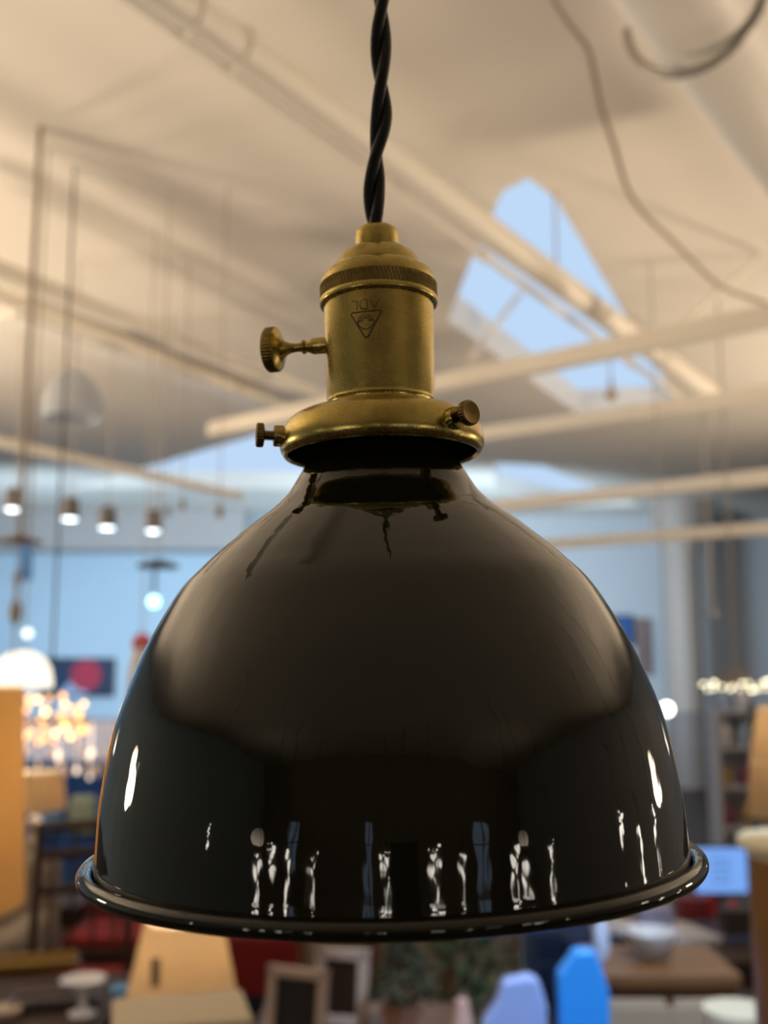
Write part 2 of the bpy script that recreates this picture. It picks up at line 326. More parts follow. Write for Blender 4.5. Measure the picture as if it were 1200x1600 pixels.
# column
COLM = mat('column_paint', (.44, .36, .30), .55, noise=.06)
cc = at(1070, 1000, 15.6); bz = at(1090, 1112, 15.3).z
col = thing('round_column', 'tall cream round column with flared top at the far right', 'column', (cc.x, 15.6, 0))
MB().lathe([(.25, 0), (.25, 3.3), (.27, 3.5), (.33, 3.7), (.42, 3.9), (.46, H - .0)], 40).build('shaft', COLM, col, 40)
MB().lathe([(.31, 0), (.31, bz - .05), (.33, bz - .04), (.33, bz), (.2, bz + .01)], 40).build('lower_cladding', mat('column_cladding', (.26, .22, .20), .5), col, 40)
sof = mat('soffit_paint', (.45, .42, .40), .8)
struct(MB().box((-5.1, 16.6, 3.88), (5.8, .8, .62)).build('trim_9', sof))
# ================================================================== SHOP GOODS
def glow(name, col, s): return mat(name, col, .5, emit=s, ecol=col)
WARMB = glow('warm_bulb', (1, .45, .12), 3.2); COOLB = glow('cool_bulb', (.82, .92, 1), 6); MINTB = glow('mint_bulb', (.45, 1, .76), 3.5); PALEB = glow('pale_bulb', (1, .93, .78), 7)
def cloth_shade(name, col, t):
    m = bpy.data.materials.new(name); m.use_nodes = True; N = m.node_tree.nodes; L = m.node_tree.links
    for n in list(N): N.remove(n)
    o = N.new('ShaderNodeOutputMaterial'); d = N.new('ShaderNodeBsdfDiffuse'); q = N.new('ShaderNodeBsdfTranslucent'); x = N.new('ShaderNodeMixShader'); x.inputs[0].default_value = .5
    tc = N.new('ShaderNodeTexCoord'); nz = N.new('ShaderNodeTexNoise'); nz.inputs['Scale'].default_value = 25; L.new(tc.outputs['Object'], nz.inputs['Vector'])
    mx = N.new('ShaderNodeMix'); mx.data_type = 'RGBA'; mx.inputs[6].default_value = (*t, 1); mx.inputs[7].default_value = (*[c * .9 for c in t], 1); L.new(nz.outputs['Fac'], mx.inputs[0]); L.new(mx.outputs[2], q.inputs[0])
    d.inputs[0].default_value = (*col, 1); L.new(d.outputs[0], x.inputs[1]); L.new(q.outputs[0], x.inputs[2]); L.new(x.outputs[0], o.inputs[0]); return m
CREAMSH = cloth_shade('cream_lamp_cloth', (.6, .48, .33), (.9, .74, .53)); ORSH = cloth_shade('orange_lamp_cloth', (.5, .34, .17), (.88, .64, .34)); RUFSH = cloth_shade('ruffled_lamp_cloth', (.7, .58, .42), (.85, .66, .42))
PALEW = mat('pale_wire', (.45, .42, .38), .6)
def spotl(x, y, Y, label):
    p = at(x, y, Y); o = thing('track_spotlight', label, 'spotlight', p, 0, 'white spotlights in a row under the far ceiling')
    MB().lathe([(.045, .0), (.045, .002), (.055, .0), (.06, .02), (.055, .13), (.03, .15)], 20, cap=False).build('housing', mat('taupe_housing', (.16, .15, .15), .5), o, 40)
    MB().cyl(.046, -.004, .004).build('bulb', COOLB, o); MB().cyl(.004, .15, H - p.z, 8).build('stem', PALEW, o)
for x, y, l in ((20, 796, 'bright spotlight nearest the left edge, first in the row of four'), (109, 811, 'second spotlight from the left in the row under the far ceiling'), (167, 825, 'third and dimmest spotlight from the left in the row of four'), (240, 830, 'rightmost spotlight of the four, above the black saucer pendant')): spotl(x, y, 7, l)
def hung(name, label, x, y, Y, cat='pendant lamp', cordr=.004, ztop=H, cm_=None):
    p = at(x, y, Y); o = thing(name, label, cat, p); MB().cyl(cordr, 0, ztop - p.z, 8).build('cord', cm_ or PALEW, o); return o
o = hung('saucer_pendant', 'black saucer pendant with a mint green glowing globe, left of the big dome', 247, 885, 5)
MB().lathe([(.004, .035), (.03, .03), (.1, .008), (.102, -.006), (.03, -.002), (.004, -.002)], 32, cap=False).build('saucer', BLACK, o, 40)
MB().cyl(.008, -.13, .01, 10, c=(-.015, 0, 0)).build('socket', BLACK, o); MB().ball((-.015, 0, -.17), .028, 20).build('bulb', MINTB, o, 80)
o = hung('disc_pendant', 'bronze disc pendant on a tall rod at the left edge, above the white glass dome', 30, 846, 4.4, cordr=.012, cm_=mat('taupe_rod', (.25, .2, .15), .5))
MB().lathe([(.012, .03), (.06, .012), (.10, .002), (.10, -.006), (.01, -.006)], 32, cap=False).build('disc', mat('bronze', (.14, .08, .04), .4, metal=.5), o, 40)
ORN = mat('aged_bronze', (.30, .24, .17), .5)
MB().lathe([(.004, 0), (.004, -.12), (.018, -.15), (.010, -.2), (.008, -.24), (.022, -.27), (.028, -.31), (.012, -.35), (.004, -.37), (.004, -.5)], 16).build('ornate_stem', ORN, o, 50)
MB().ball((.055, 0, -.39), .020, 16).build('bulb', glow('dim_bulb', (.8, .95, .85), 2), o, 80)
o = hung('dome_pendant', 'glowing white glass dome pendant at the left edge above the bulb chandelier', 34, 1075, 4.6, cm_=mat('taupe_rod', (.25, .2, .15), .5))
MB().lathe([(.01, .16), (.05, .155), (.09, .13), (.118, .09), (.13, .03), (.13, 0), (.12, 0), (.05, .10)], 32, cap=False).build('glass_dome', mat('opal_glass', (.9, .88, .8), .3, emit=1.1, ecol=(1, .93, .78)), o, 60)
MB().ball((0, 0, .04), .04).build('bulb', PALEB, o, 80)
p = at(43, 850, 9); o = thing('blue_banner', 'narrow blue cloth banner hanging just right of the bronze disc pendant', 'banner', p)
MB().box((0, 0, -.16), (.10, .02, .32)).build('cloth', mat('blue_cloth', (.05, .22, .6), .8), o); MB().cyl(.004, 0, H - p.z, 6).build('cord', BLACK, o)
o = hung('glass_dome_pendant', 'hazy blue-grey glass dome pendant under the ceiling at the left', 113, 655, 6, cordr=.005)
MB().lathe([(.01, .30), (.06, .29), (.12, .24), (.165, .15), (.18, .05), (.17, 0), (.16, 0), (.155, .12), (.05, .26)], 32, cap=False).build('glass_dome', mat('smoke_glass', (.42, .46, .52), .25), o, 60)
MB().ball((0, 0, .1), .05).build('bulb', mat('unlit_bulb', (.75, .8, .9), .3), o, 80)
o = hung('fabric_pendant', 'small pink and white hanging lantern beside the upper left flank of the big dome', 222, 1005, 5.5)
MB().lathe([(.01, .055), (.04, .04), (.055, 0), (.045, -.03)], 24).build('pink_top', mat('pink_cloth', (.62, .14, .17), .8), o, 50)
MB().lathe([(.045, -.03), (.05, -.06), (.065, -.14), (.07, -.3), (.06, -.34)], 24).build('white_skirt', mat('white_cloth', (.8, .78, .78), .8), o, 50)
# chandelier of warm bulbs with crystals
cp_ = at(78, 1120, 4.8); o = thing('crystal_chandelier', 'chandelier of many warm bulbs and hanging crystals at the left edge', 'chandelier', cp_)
MB().cyl(.006, .0, H - cp_.z, 8).build('stem', BLACK, o)
fr = MB()
for R in (.10, .2): fr.tube([(R * cos(t), R * .8 * sin(t), -.02) for t in [i * PI / 12 for i in range(25)]], .006, 6)
for i in range(6): a = i * PI / 3; fr.tube([(0, 0, -.02), (.2 * cos(a), .16 * sin(a), -.02)], .005, 6)
fr.build('frame', mat('gold_metal', (.5, .3, .1), .35, metal=1), o)
for i, (bx, by) in enumerate([(12, 1095), (18, 1118), (45, 1098), (58, 1090), (72, 1092), (88, 1090), (100, 1088), (52, 1108), (68, 1112), (62, 1126), (80, 1118), (95, 1104), (110, 1100), (122, 1108), (108, 1118), (112, 1130), (130, 1100), (136, 1112), (28, 1108), (40, 1124), (30, 1134), (90, 1128), (75, 1138), (48, 1146), (104, 1152), (72, 1160), (124, 1120), (8, 1130), (20, 1142), (32, 1152), (50, 1162), (62, 1155), (84, 1146), (115, 1145), (134, 1140), (140, 1136), (98, 1136)]):
    q = at(bx, by, 4.8) - cp_; MB().ball((q.x, random.uniform(-.12, .12), q.z), random.uniform(.010, .016), 10).build('bulb', WARMB if i % 4 else glow('yellow_bulb', (1, .62, .22), 5.5), o, 80)
CR = mat('crystal', (.85, .72, .66), .12, emit=.35, ecol=(.9, .6, .45));  # emission added to imitate caught light; the drops are no lamps
for i in range(46):
    q = at(random.uniform(0, 178), random.uniform(1160, 1212), 4.8) - cp_; y = random.uniform(-.13, .13)
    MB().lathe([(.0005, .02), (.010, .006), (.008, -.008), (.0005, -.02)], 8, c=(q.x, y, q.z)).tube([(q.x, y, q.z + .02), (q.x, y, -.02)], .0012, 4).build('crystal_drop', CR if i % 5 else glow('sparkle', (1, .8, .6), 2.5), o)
# hanging wires and drop rods
WIRE = mat('grey_wire', (.34, .31, .28), .5)
o = bpy.data.objects['saucer_pendant']
for x, yb, Y, w in ((343, 800, 5, 'nearest the dome shoulder'), (285, 790, 6, 'between dome and black saucer'), (262, 800, 7, 'closest to the black saucer')):
    p = at(x, yb, Y); ob = thing('unlit_drop_lamp', 'tiny unlit lamp holder on thin wire, ' + w, 'pendant lamp', p, 0, 'thin wires with unlit lamp holders')
    MB().cyl(.003, .03, H - p.z, 6).build('cord', WIRE, ob); MB().lathe([(.008, .04), (.016, .03), (.016, -.02), (.008, -.03)], 12).build('socket', mat('taupe_rod', (.25, .2, .15), .5), ob)
p = at(1112, 962, 9); ob = thing('small_dark_pendant', 'small dark pendant on a wire in front of the grey wall right of the column', 'pendant lamp', p)
MB().cyl(.010, 0, H - p.z, 6).build('cord', WIRE, ob); MB().lathe([(.02, .06), (.07, .0), (.07, -.01), (.02, .02)], 20, cap=False).build('shade', mat('slate_metal', (.2, .22, .25), .5), ob, 40)
p = at(955, 612, 7.5); ob = thing('hanging_ornament', 'small brown carved ornament hanging in front of the roof light', 'ornament', p)
MB().cyl(.006, .03, H - p.z, 6).build('cord', WIRE, ob); MB().lathe([(.004, .1), (.02, .07), (.012, .03), (.04, -.01), (.045, -.04), (.01, -.07)], 14).build('body', mat('tan_wood', (.45, .3, .18), .6), ob, 50)
p = at(874, 415, 5.3)
# far picture on the blue wall
pw = at(120, 1058, 16.9); o = thing('wall_picture', 'dark blue framed picture with a red disc and pale wedge on the far blue wall', 'picture', (pw.x, 16.9, pw.z))
MB().box((0, .05, 0), (1.2, .06, .62)).build('frame', BLACK, o); MB().box((0, .015, 0), (1.12, .02, .56)).build('canvas', mat('navy_canvas', (.02, .045, .10), .7), o)
MB().lathe([(.25, 0), (.25, .01)], 28, Matrix.Translation((.15, 0, .03)) @ Matrix.Rotation(PI / 2, 4, 'X')).build('red_disc', mat('red_paint', (.5, .04, .08), .7), o)
MB().add([(-.3, -.005, -.28), (.2, -.005, -.28), (0, -.005, .05), (-.3, .004, -.28), (.2, .004, -.28), (0, .004, .05)], [(0, 1, 2), (3, 5, 4), (0, 3, 4, 1), (1, 4, 5, 2), (2, 5, 3, 0)]).build('pale_wedge', mat('pale_paint', (.4, .5, .7), .7), o)
pw = at(975, 985, 16.9); o = thing('blue_picture', 'blue picture on the back wall between the dome and the column', 'picture', (pw.x, 16.9, pw.z))
MB().box((0, .05, 0), (.32, .06, .5)).build('frame', BLACK, o); MB().box((0, .015, 0), (.26, .02, .44)).build('canvas', mat('blue_canvas', (.03, .12, .35), .7), o)
pw = at(1005, 1010, 16.9); tag(MB().box((pw.x, 16.9, pw.z), (.22, .06, .9)).build('wall_tapestry', mat('brown_tapestry', (.32, .22, .2), .9, noise=.5, nscale=6)), 'narrow brown tapestry on the back wall right of the blue picture', 'tapestry')
# --- furniture builders
def table(name, label, x0, x1, y0, y1, z, m_, cat='table', group=None, th=.04):
    o = thing(name, label, cat, ((x0 + x1) / 2, (y0 + y1) / 2, 0), 0, group); w, d = x1 - x0, y1 - y0
    MB().box((0, 0, z - th / 2), (w, d, th)).build('tabletop', m_, o, bevel=.006)
    MB().box((0, 0, z - th - .04), (w - .08, d - .08, .08)).build('apron', m_, o)
    for sx in (-1, 1):
        for sy in (-1, 1): MB().lathe([(.018, 0), (.02, .05), (.028, .3 * z), (.022, .6 * z), (.032, z - th - .01)], 12, c=(sx * (w / 2 - .06), sy * (d / 2 - .06), 0)).build('leg', m_, o, 50)
    return o
def chair(name, label, x, y, rz, wood, seatm, hs=.46, hb=1.0, group=None, w=.44):
    o = thing(name, label, 'chair', (x, y, 0), rz, group)
    MB().box((0, 0, hs - .03), (w, .44, .05)).build('seat_frame', wood, o, bevel=.008); MB().box((0, 0, hs + .02), (w - .04, .40, .06)).build('seat', seatm, o, bevel=.02)
    for sx in (-1, 1):
        MB().tube([(sx * (w / 2 - .025), -.19, hs - .02), (sx * (w / 2 - .02), -.2, 0)], [.022, .014], 10).build('leg', wood, o)
        MB().tube([(sx * (w / 2 - .02), .24, 0), (sx * (w / 2 - .02), .2, hs), (sx * (w / 2 - .02), .22, hs + .2), (sx * (w / 2 - .02), .27, hb)], .019, 10).build('back_post', wood, o)
    b = MB()
    for t in (.55, .78, .97):
        z = hs + (hb - hs) * t; yy = .21 + .06 * t; b.tube([(-w / 2 + .02, yy, z), (0, yy + .02, z + .01), (w / 2 - .02, yy, z)], .022, 8)
    for i in range(4): xx = -w / 2 + .08 + i * (w - .16) / 3; b.tube([(xx, .22, hs), (xx, .27, hb - .02)], .008, 6)
    b.build('backrest', wood, o, 60); return o
def sofa(name, label, x, y, w, d, hs, hb, m_, rz=0, cat='sofa'):
    o = thing(name, label, cat, (x, y, 0), rz)
    MB().box((0, 0, hs / 2 + .02), (w, d, hs - .12)).build('base', m_, o, bevel=.02); MB().box((0, -.04, hs), (w - .24, d - .2, .14)).build('seat_cushion', m_, o, bevel=.05)
    MB().box((0, d / 2 - .1, (hs + hb) / 2), (w, .2, hb - hs + .1)).build('backrest', m_, o, bevel=.07)
    for s in (-1, 1): MB().box((s * (w / 2 - .07), -.02, hs * .75 + .08), (.15, d - .06, hs * .8)).build('armrest', m_, o, bevel=.06)
    for sx in (-1, 1):
        for sy in (-1, 1): MB().cyl(.02, 0, .09, 10, c=(sx * (w / 2 - .08), sy * (d / 2 - .08), 0)).build('leg', DARKW, o)
    return o
def bulb_light(o, z, pw_):
    l = bpy.data.lights.new('bulb_light', 'POINT'); l.energy = pw_; l.color = (1, .90, .74); l.shadow_soft_size = .04
    q = bpy.data.objects.new('bulb_light', l); C.objects.link(q); q.location = (o.location.x, o.location.y, o.location.z + z)
def shade_lamp(name, label, x, y, z, r1, r2, h, bodyprof, shm, bm_, pole=.02, cat='table lamp', n=32, pw_=6):
    o = thing(name, label, cat, (x, y, z)); zb_ = bodyprof[-1][1]
    MB().lathe(bodyprof, 24).build('body', bm_, o, 50)
    fn = (lambda a, zz, j: .006 * sin(24 * a)) if 'ruffled' in name else None
    MB().lathe([(r1, zb_), (r2, zb_ + h), (r2 - .004, zb_ + h), (r1 - .004, zb_)], n if not fn else 120, cap=False, fn=fn).build('lamp_shade', shm, o, 50)
    MB().cyl(.006, zb_ - .02, zb_ + h * .5, 8).build('socket', BLACK, o); bulb_light(o, zb_ + h * .6, pw_); MB().ball((0, 0, zb_ + h * .55), .03).build('bulb', glow('shade_bulb', (1, .7, .38), 6), o, 80)
    return o
# orange floor lamp at left edge
pb = at(-135, 1418, 2.0); pt = at(-135, 1075, 2.0)
o = shade_lamp('floor_lamp', 'tall floor lamp with a big glowing orange drum shade at the left edge', pb.x, 2.0, 0, .195, .175, pt.z - pb.z, [(.15, 0), (.15, .02), (.02, .04), (.012, .1), (.012, pb.z)], ORSH, BLACK, cat='floor lamp', pw_=17)
# console with ruffled lamp, left
ps = at(55, 1264, 6.2); zt = at(55, 1400, 6.2).z
table('console_table', 'dark wooden console table under the ruffled lamp at the left', ps.x - .6, ps.x + .35, 5.95, 6.45, zt, DARKW)
bp_ = [(.07, 0), (.07, .015), (.02, .03)]; hh = ps.z - zt; nb = 4
for i in range(nb):
    for t in range(1, 8): a = PI * t / 8; bp_.append((.012 + .036 * sin(a), .03 + (hh - .06) * (i + t / 8) / nb))
bp_ += [(.012, hh - .03), (.012, hh)]
shade_lamp('ruffled_table_lamp', 'cream ruffled table lamp with a stacked ball stem below the bulb chandelier', ps.x, 6.2, zt, .17, .14, at(55, 1205, 6.2).z - ps.z, bp_, RUFSH, mat('pale_ceramic', (.7, .6, .5), .3))
# blue sofa with cushion
ps = at(190, 1200, 8.6); BL = mat('blue_velvet', (.02, .10, .38), .8, noise=.3)
sofa('blue_sofa', 'deep blue sofa behind the left flank of the big dome', ps.x - .1, 8.4, 2.0, .9, .45, ps.z, BL)
q = at(128, 1270, 8.0); tag(MB().box((q.x, 8.03, .52 + .15), (.22, .12, .28), taper=.9).build('sofa_cushion', mat('sage_cloth', (.4, .48, .4), .9), bevel=.04), 'pale sage cushion on the blue sofa', 'cushion')
q = at(75, 1262, 8.0); tag(MB().box((q.x, 8.03, .52 + .14), (.22, .12, .28), taper=.9).build('sofa_cushion', mat('sky_cloth', (.16, .36, .7), .9), bevel=.04), 'sky blue cushion at the left end of the blue sofa', 'cushion')
q = at(175, 1245, 8.0); tag(MB().box((q.x, 8.03, .52 + .15), (.22, .12, .28), taper=.9).build('sofa_cushion', mat('mid_blue_cloth', (.07, .25, .65), .9), bevel=.04), 'mid blue cushion on the blue sofa right of the sage one', 'cushion')
# chairs at left
RED = mat('dark_red_velvet', (.24, .008, .012), .8, noise=.3)
q = at(118, 1300, 4.5); chair('dining_chair', 'dark slatted wooden chair behind the left end of the dome rim', q.x, 4.5, .1, DARKW, RED, hb=q.z)
q = at(190, 1320, 5.4); chair('dining_chair', 'second dark slatted chair, half hidden behind the dome rim', q.x, 5.35, -.1, DARKW, RED, hb=q.z)
q = at(300, 1400, 5.2); sofa('red_sofa', 'dark red velvet sofa glimpsed below the dome rim at the left', q.x + .1, 6.1, 1.5, .85, .42, .78, RED)
TP = mat('taupe_linen', (.30, .25, .20), .9, noise=.15)
q = at(50, 1350, 5.3); sofa('armchair', 'taupe upholstered armchair at the left edge below the orange lamp', q.x - .17, 5.1, .58, .7, .46, q.z, TP, cat='armchair')
GOLD = mat('gold_leaf', (.42, .26, .07), .35, metal=.8, noise=.5, nscale=60)
zt = .62; q = at(60, 1540, 3.2)
table('display_table', 'dark display table holding gilt pieces in the lower left corner', -1.75, -.93, 3.35, 4.2, zt, DARKW)
def carved(name, label, c, w, d, m_, n=9):
    o = thing(name, label, 'ornament', c, .25); b = MB().box((0, 0, .012), (w, d, .024)); b.build('tray_base', m_, o, bevel=.004)
    k = MB()
    for i in range(n): k.ball((-w / 2 + w * (i + .5) / n, -d / 2, .03), w / n * .45, 8); k.ball((-w / 2 + w * (i + .5) / n, d / 2, .03), w / n * .45, 8)
    
    for sy in (-1, 1): k.box((0, sy * d / 2, .026), (w, .012, .012))
    k.box((-w / 2, 0, .026), (.012, d, .012)); k.box((w / 2, 0, .026), (.012, d, .012))
    k.build('carved_edge', m_, o, 80)
def rest(x, y, z): d = ray(x, y); return CAM + d * ((z - CAM.z) / d.z)
c = rest(45, 1515, zt); carved('carved_tray', 'gilt carved tray on the dark display table, the further one', c, .36, .12, GOLD)
c = rest(85, 1572, zt); carved('carved_tray', 'grey silvered carved tray on the display table, nearer than the gilt one', c, .28, .10, mat('tarnished_silver', (.22, .19, .19), .35, metal=.8, noise=.5, nscale=60), 8)
c = rest(128, 1585, zt); hb_ = .13
tag(MB().lathe([(.045, 0), (.045, .006), (.014, .015), (.012, .06), (.03, .075), (.07, .10), (.078, .115), (.07, .112), (.02, .08)], 32, c=tuple(c), cap=False).build('pedestal_bowl', mat('white_ceramic', (.75, .77, .85), .3), smooth=50), 'white footed bowl on the display table', 'bowl')
c = rest(10, 1590, zt); tag(MB().lathe([(.02, 0), (.045, .01), (.05, .03), (.045, .035), (.02, .02)], 24, c=tuple(c), cap=False).build('small_dish', mat('cream_ceramic', (.6, .5, .42), .3), smooth=50), 'small cream dish at the left edge of the display table', 'dish')
c = rest(187, 1555, .55)
table('side_table', 'small dark side table holding the cream lamp below the dome', -.86, -.44, 2.66, 3.2, .55, DARKW)
c = rest(190, 1590, .55); c.y = 3.1; c.x = at(190, 1500, 3.1).x
tag(MB().lathe([(.03, 0), (.045, .04), (.045, .12), (.02, .17), (.018, .27), (.03, .34)], 24, c=(c.x, c.y, .55)).build('blue_vase', mat('blue_glazed_ceramic', (.08, .30, .65), .2), smooth=50), 'blue glazed vase left of the cream lamp shade', 'vase')
c2 = at(186, 1560, 2.9); tag(MB().lathe([(.03, 0), (.05, .05), (.055, .15), (.035, .22), (.035, .25)], 24, c=(c2.x - .01, 2.8, .55)).build('white_jar', mat('white_ceramic', (.75, .77, .85), .3), smooth=50), 'pale blue-white jar standing in front of the blue vase', 'jar')
pl = at(284, 1556, 3.0); ptop = at(284, 1436, 3.0)
o = shade_lamp('table_lamp', 'table lamp with a glowing tapered cream shade directly below the dome rim', pl.x, 3.0, .55, .15, .105, ptop.z - pl.z, [(.07, 0), (.07, .02), (.03, .04), (.05, .12), (.045, .2), (.015, .26), (.012, pl.z - .55)], CREAMSH, mat('cream_ceramic', (.6, .5, .42), .3), pw_=8)
MB().box((-.045, -.139, pl.z - .55 + .10), (.025, .004, .07), Matrix.Identity(4)).build('paper_tag', mat('grey_tag', (.30, .22, .15), .8), o)
c = at(265, 1598, 2.45); tag(MB().box((0, 0, 0), (.30, .22, .16), Matrix.Translation((c.x + .02, 2.47, c.z - .055)) @ Matrix.Rotation(.25, 4, 'Z')).build('cream_box', mat('cream_card', (.55, .48, .36), .8), bevel=.008), 'cream box in front of the cream lamp at the bottom of the frame', 'box')
cz = c.z - .055 - .08
table('nest_table', 'low dark stand under the cream box', c.x - .14, c.x + .2, 2.34, 2.62, cz, DARKW)
# centre: framed pieces on a table, folding screen, plants
zt = .62
table('long_table', 'brown table across the middle below the dome holding framed pieces and plants', -.42, .30, 3.25, 3.85, zt, mat('walnut', (.13, .07, .045), .45, noise=.4))
def framed(name, label, x0, x1, y0, y1, Y, rz, bar, panel, fm, tilt=-.12):
    a = at((x0 + x1) / 2, y1, Y); w = px(x1 - x0, Y); h = at(0, y0, Y).z - a.z
    o = thing(name, label, 'frame', (a.x, Y, zt)); o.rotation_euler = (tilt, 0, rz)
    f = MB(); f.box((0, 0, bar / 2), (w, .03, bar)); f.box((0, 0, h - bar / 2), (w, .03, bar)); f.box((-w / 2 + bar / 2, 0, h / 2), (bar, .03, h)); f.box((w / 2 - bar / 2, 0, h / 2), (bar, .03, h)); f.build('frame_border', fm, o, bevel=.004)
    MB().box((0, .006, h / 2), (w - bar * 1.6, .012, h - bar * 1.6)).build('panel', panel, o)
FRM = mat('whitewashed_wood', (.42, .34, .31), .7)
framed('framed_blackboard', 'pale framed black panel standing below the dome right of the cream lamp', 412, 508, 1488, 1612, 3.4, -.35, .03, mat('black_panel', (.004, .004, .005), .5), FRM)
framed('framed_mirror', 'second pale frame with a dark reddish panel, right of the black one', 490, 572, 1492, 1612, 3.6, -.25, .035, mat('dark_brown_panel', (.02, .006, .003), .5), FRM)
SCR = mat('beige_linen', (.26, .21, .16), .9, noise=.1)
q0 = at(640, 1440, 5); o = thing('folding_screen', 'brown framed folding screen with beige panels in the middle below the dome', 'screen', (q0.x, 5, 0))
for i, (xx, rz) in enumerate(((-.34, .3), (0, -.2), (.34, .3))):
    M = Matrix.Translation((xx, 0, 0)) @ Matrix.Rotation(rz, 4, 'Z'); f = MB()
    for s in (-1, 1): f.box((s * .16, 0, .42), (.03, .03, .84), M)
    f.box((0, 0, .82), (.34, .03, .04), M); f.box((0, 0, .1), (.34, .03, .04), M); pn = f.build('screen_frame', MIDW, o); MB().box((0, .002, .46), (.3, .012, .7), M).build('screen_panel', SCR, o)
LEAF = mat('dark_green_leaf', (.03, .06, .02), .55, noise=.4); LEAF2 = mat('grey_green_needles', (.07, .09, .06), .6, noise=.4)
def leafy(name, label, x, y, z, h, w, m_, n, potm, cone=False, ls=.05):
    o = thing(name, label, 'plant', (x, y, z))
    MB().lathe([(.05, 0), (.07, .1), (.075, .11), (.06, .105)], 20, cap=False).build('pot', potm, o, 40); MB().tube([(0, 0, .02), (0, 0, h * .8)], .008, 6).build('stem', DARKW, o)
    b = MB()
    for i in range(n):
        t = random.random(); rr = w * ((1 - t) if cone else (.4 + .6 * sin(PI * t))) * math.sqrt(random.random()); a = random.uniform(0, 2 * PI); c = Vector((rr * cos(a), rr * sin(a), .12 + t * (h - .12)))
        d = Vector((cos(a), sin(a), random.uniform(-.4, .8))).normalized(); s_ = d.cross(Vector((0, 0, 1))).normalized() * ls * .28; L_ = d * ls; u_ = Vector((0, 0, .004))
        b.add([c, c + L_ * .5 + s_ + u_, c + L_, c + L_ * .5 - s_ + u_, c + L_ * .5 - u_ * 2], [(0, 1, 2, 3), (0, 4, 1), (1, 4, 2), (2, 4, 3), (3, 4, 0)])
    ob = b.build('foliage', m_, o); ob['kind'] = 'stuff' if False else ''
    del ob['kind']
    return o
POT = mat('terracotta', (.35, .2, .14), .7)
q = at(628, 1590, 3.5); leafy('potted_conifer', 'small grey-green potted conifer on the table below the middle of the dome', q.x, 3.5, zt, .34, .10, LEAF2, 420, POT, True, .03)
q = at(735, 1500, 4.2); leafy('leafy_plant', 'tall dark green leafy plant left of the pale blue chair', q.x, 4.3, 0, 1.02, .16, LEAF, 700, POT, False, .07)
c = rest(520, 1590, zt); tag(MB().lathe([(.02, 0), (.04, .02), (.045, .05), (.02, .08)], 20, c=(c.x, c.y, zt)).build('pink_vase', mat('pink_ceramic', (.5, .33, .3), .4), smooth=50), 'small rounded pinkish pot in front of the second pale frame', 'pot')
c = at(722, 1592, 3.35); tag(MB().lathe([(.02, 0), (.045, .03), (.03, .1), (.02, .16)], 20, c=(c.x, 3.35, zt)).build('slim_vase', mat('pink_ceramic', (.5, .33, .3), .4), smooth=50), 'slim pinkish vase at the right end of the brown table', 'vase')
# right: blue chairs
def slabchair(name, label, xa, xb, yt, Y, m_, sl):
    a = at(xa, yt, Y); b = at(xb, yt, Y); w = b.x - a.x; o = thing(name, label, 'chair', ((a.x + b.x) / 2, Y, 0)); h = a.z
    vs = []; N_ = 12
    prof_ = [(-w / 2, .42), (-w / 2, h - .07 - sl), (-w / 2 + .04, h - .02 - sl * .8), (-w / 6, h), (w / 4, h + sl * .3), (w / 2 - .02, h - .05 + sl), (w / 2, h - .12 + sl), (w / 2, .42)]
    n = len(prof_); MB().add([(x, -.03, z) for x, z in prof_] + [(x, .03, z) for x, z in prof_], [tuple(range(n)), tuple(range(2 * n - 1, n - 1, -1))] + [(i, i + n, (i + 1) % n + n, (i + 1) % n) for i in range(n)]).build('backrest', m_, o, bevel=.012)
    MB().box((0, -.22, .44), (w, .42, .05)).build('seat', m_, o, bevel=.015)
    for sx in (-1, 1):
        for yy in (0, -.38): MB().cyl(.012, 0, .43, 8, c=(sx * (w / 2 - .02), yy, 0)).build('leg', BLACK, o)
PB = mat('pale_blue_plastic', (.30, .42, .85), .5); BB = mat('bright_blue_plastic', (.03, .30, .92), .4)
slabchair('plastic_chair', 'pale lavender-blue chair below the dome right of centre', 752, 852, 1530, 3.2, PB, .05)
slabchair('plastic_chair', 'bright azure blue chair with rounded back, right of the pale one', 868, 948, 1482, 3.25, BB, 0)
slabchair('small_blue_chair', 'small bright blue chair behind and right of the azure one', 940, 982, 1498, 4.55, mat('sky_blue_plastic', (.12, .36, .88), .4), .03)
q = at(898, 1455, 5.95); sofa('navy_armchair', 'navy blue armchair behind the azure chair', q.x, 5.95, .5, .6, .3, q.z + .1, mat('navy_cloth', (.01, .04, .16), .8), cat='armchair')
q = at(790, 1487, 4.7); o = hung('x', 'x', 790, 1487, 4.7) if False else None
# right: desk with screen
zd = at(1080, 1478, 4.4).z
table('office_desk', 'dark desk with papers and a lit screen at the right', at(975, 1400, 5).x, at(1180, 1400, 5).x, 4.2, 5.3, zd, DARKW)
s0_ = at(1128, 1395, 5.1); w = px(78, 5.1); h = at(0, 1325, 5.1).z - s0_.z
o = thing('computer_monitor', 'monitor with a bright blue screen showing a grid, right of the dome rim', 'monitor', (s0_.x, 5.1, zd))
zz = s0_.z - zd; MB().box((0, .012, zz + h / 2), (w + .02, .02, h + .02)).build('casing', BLACK, o, bevel=.003)
scr = MB().box((0, 0, zz + h / 2), (w, .004, h)).build('display', mat('screen_blue', (.05, .1, .3), .3, emit=.9, ecol=(.20, .42, .95)), o)
g = MB()
for i in range(4):
    for j in range(3): g.box((-.03 + .05 * j * .6, -.003, zz + h * .25 + i * h * .16), (.018, .002, .012))
g.build('screen_icons', mat('screen_dark_blue', (.02, .05, .15), .4, emit=.35, ecol=(.15, .3, .7)), o); MB().cyl(.012, 0, zz, 10, c=(0, .03, 0)).lathe([(.07, 0), (.07, .01)], 20, c=(0, .03, 0)).build('stand', BLACK, o)
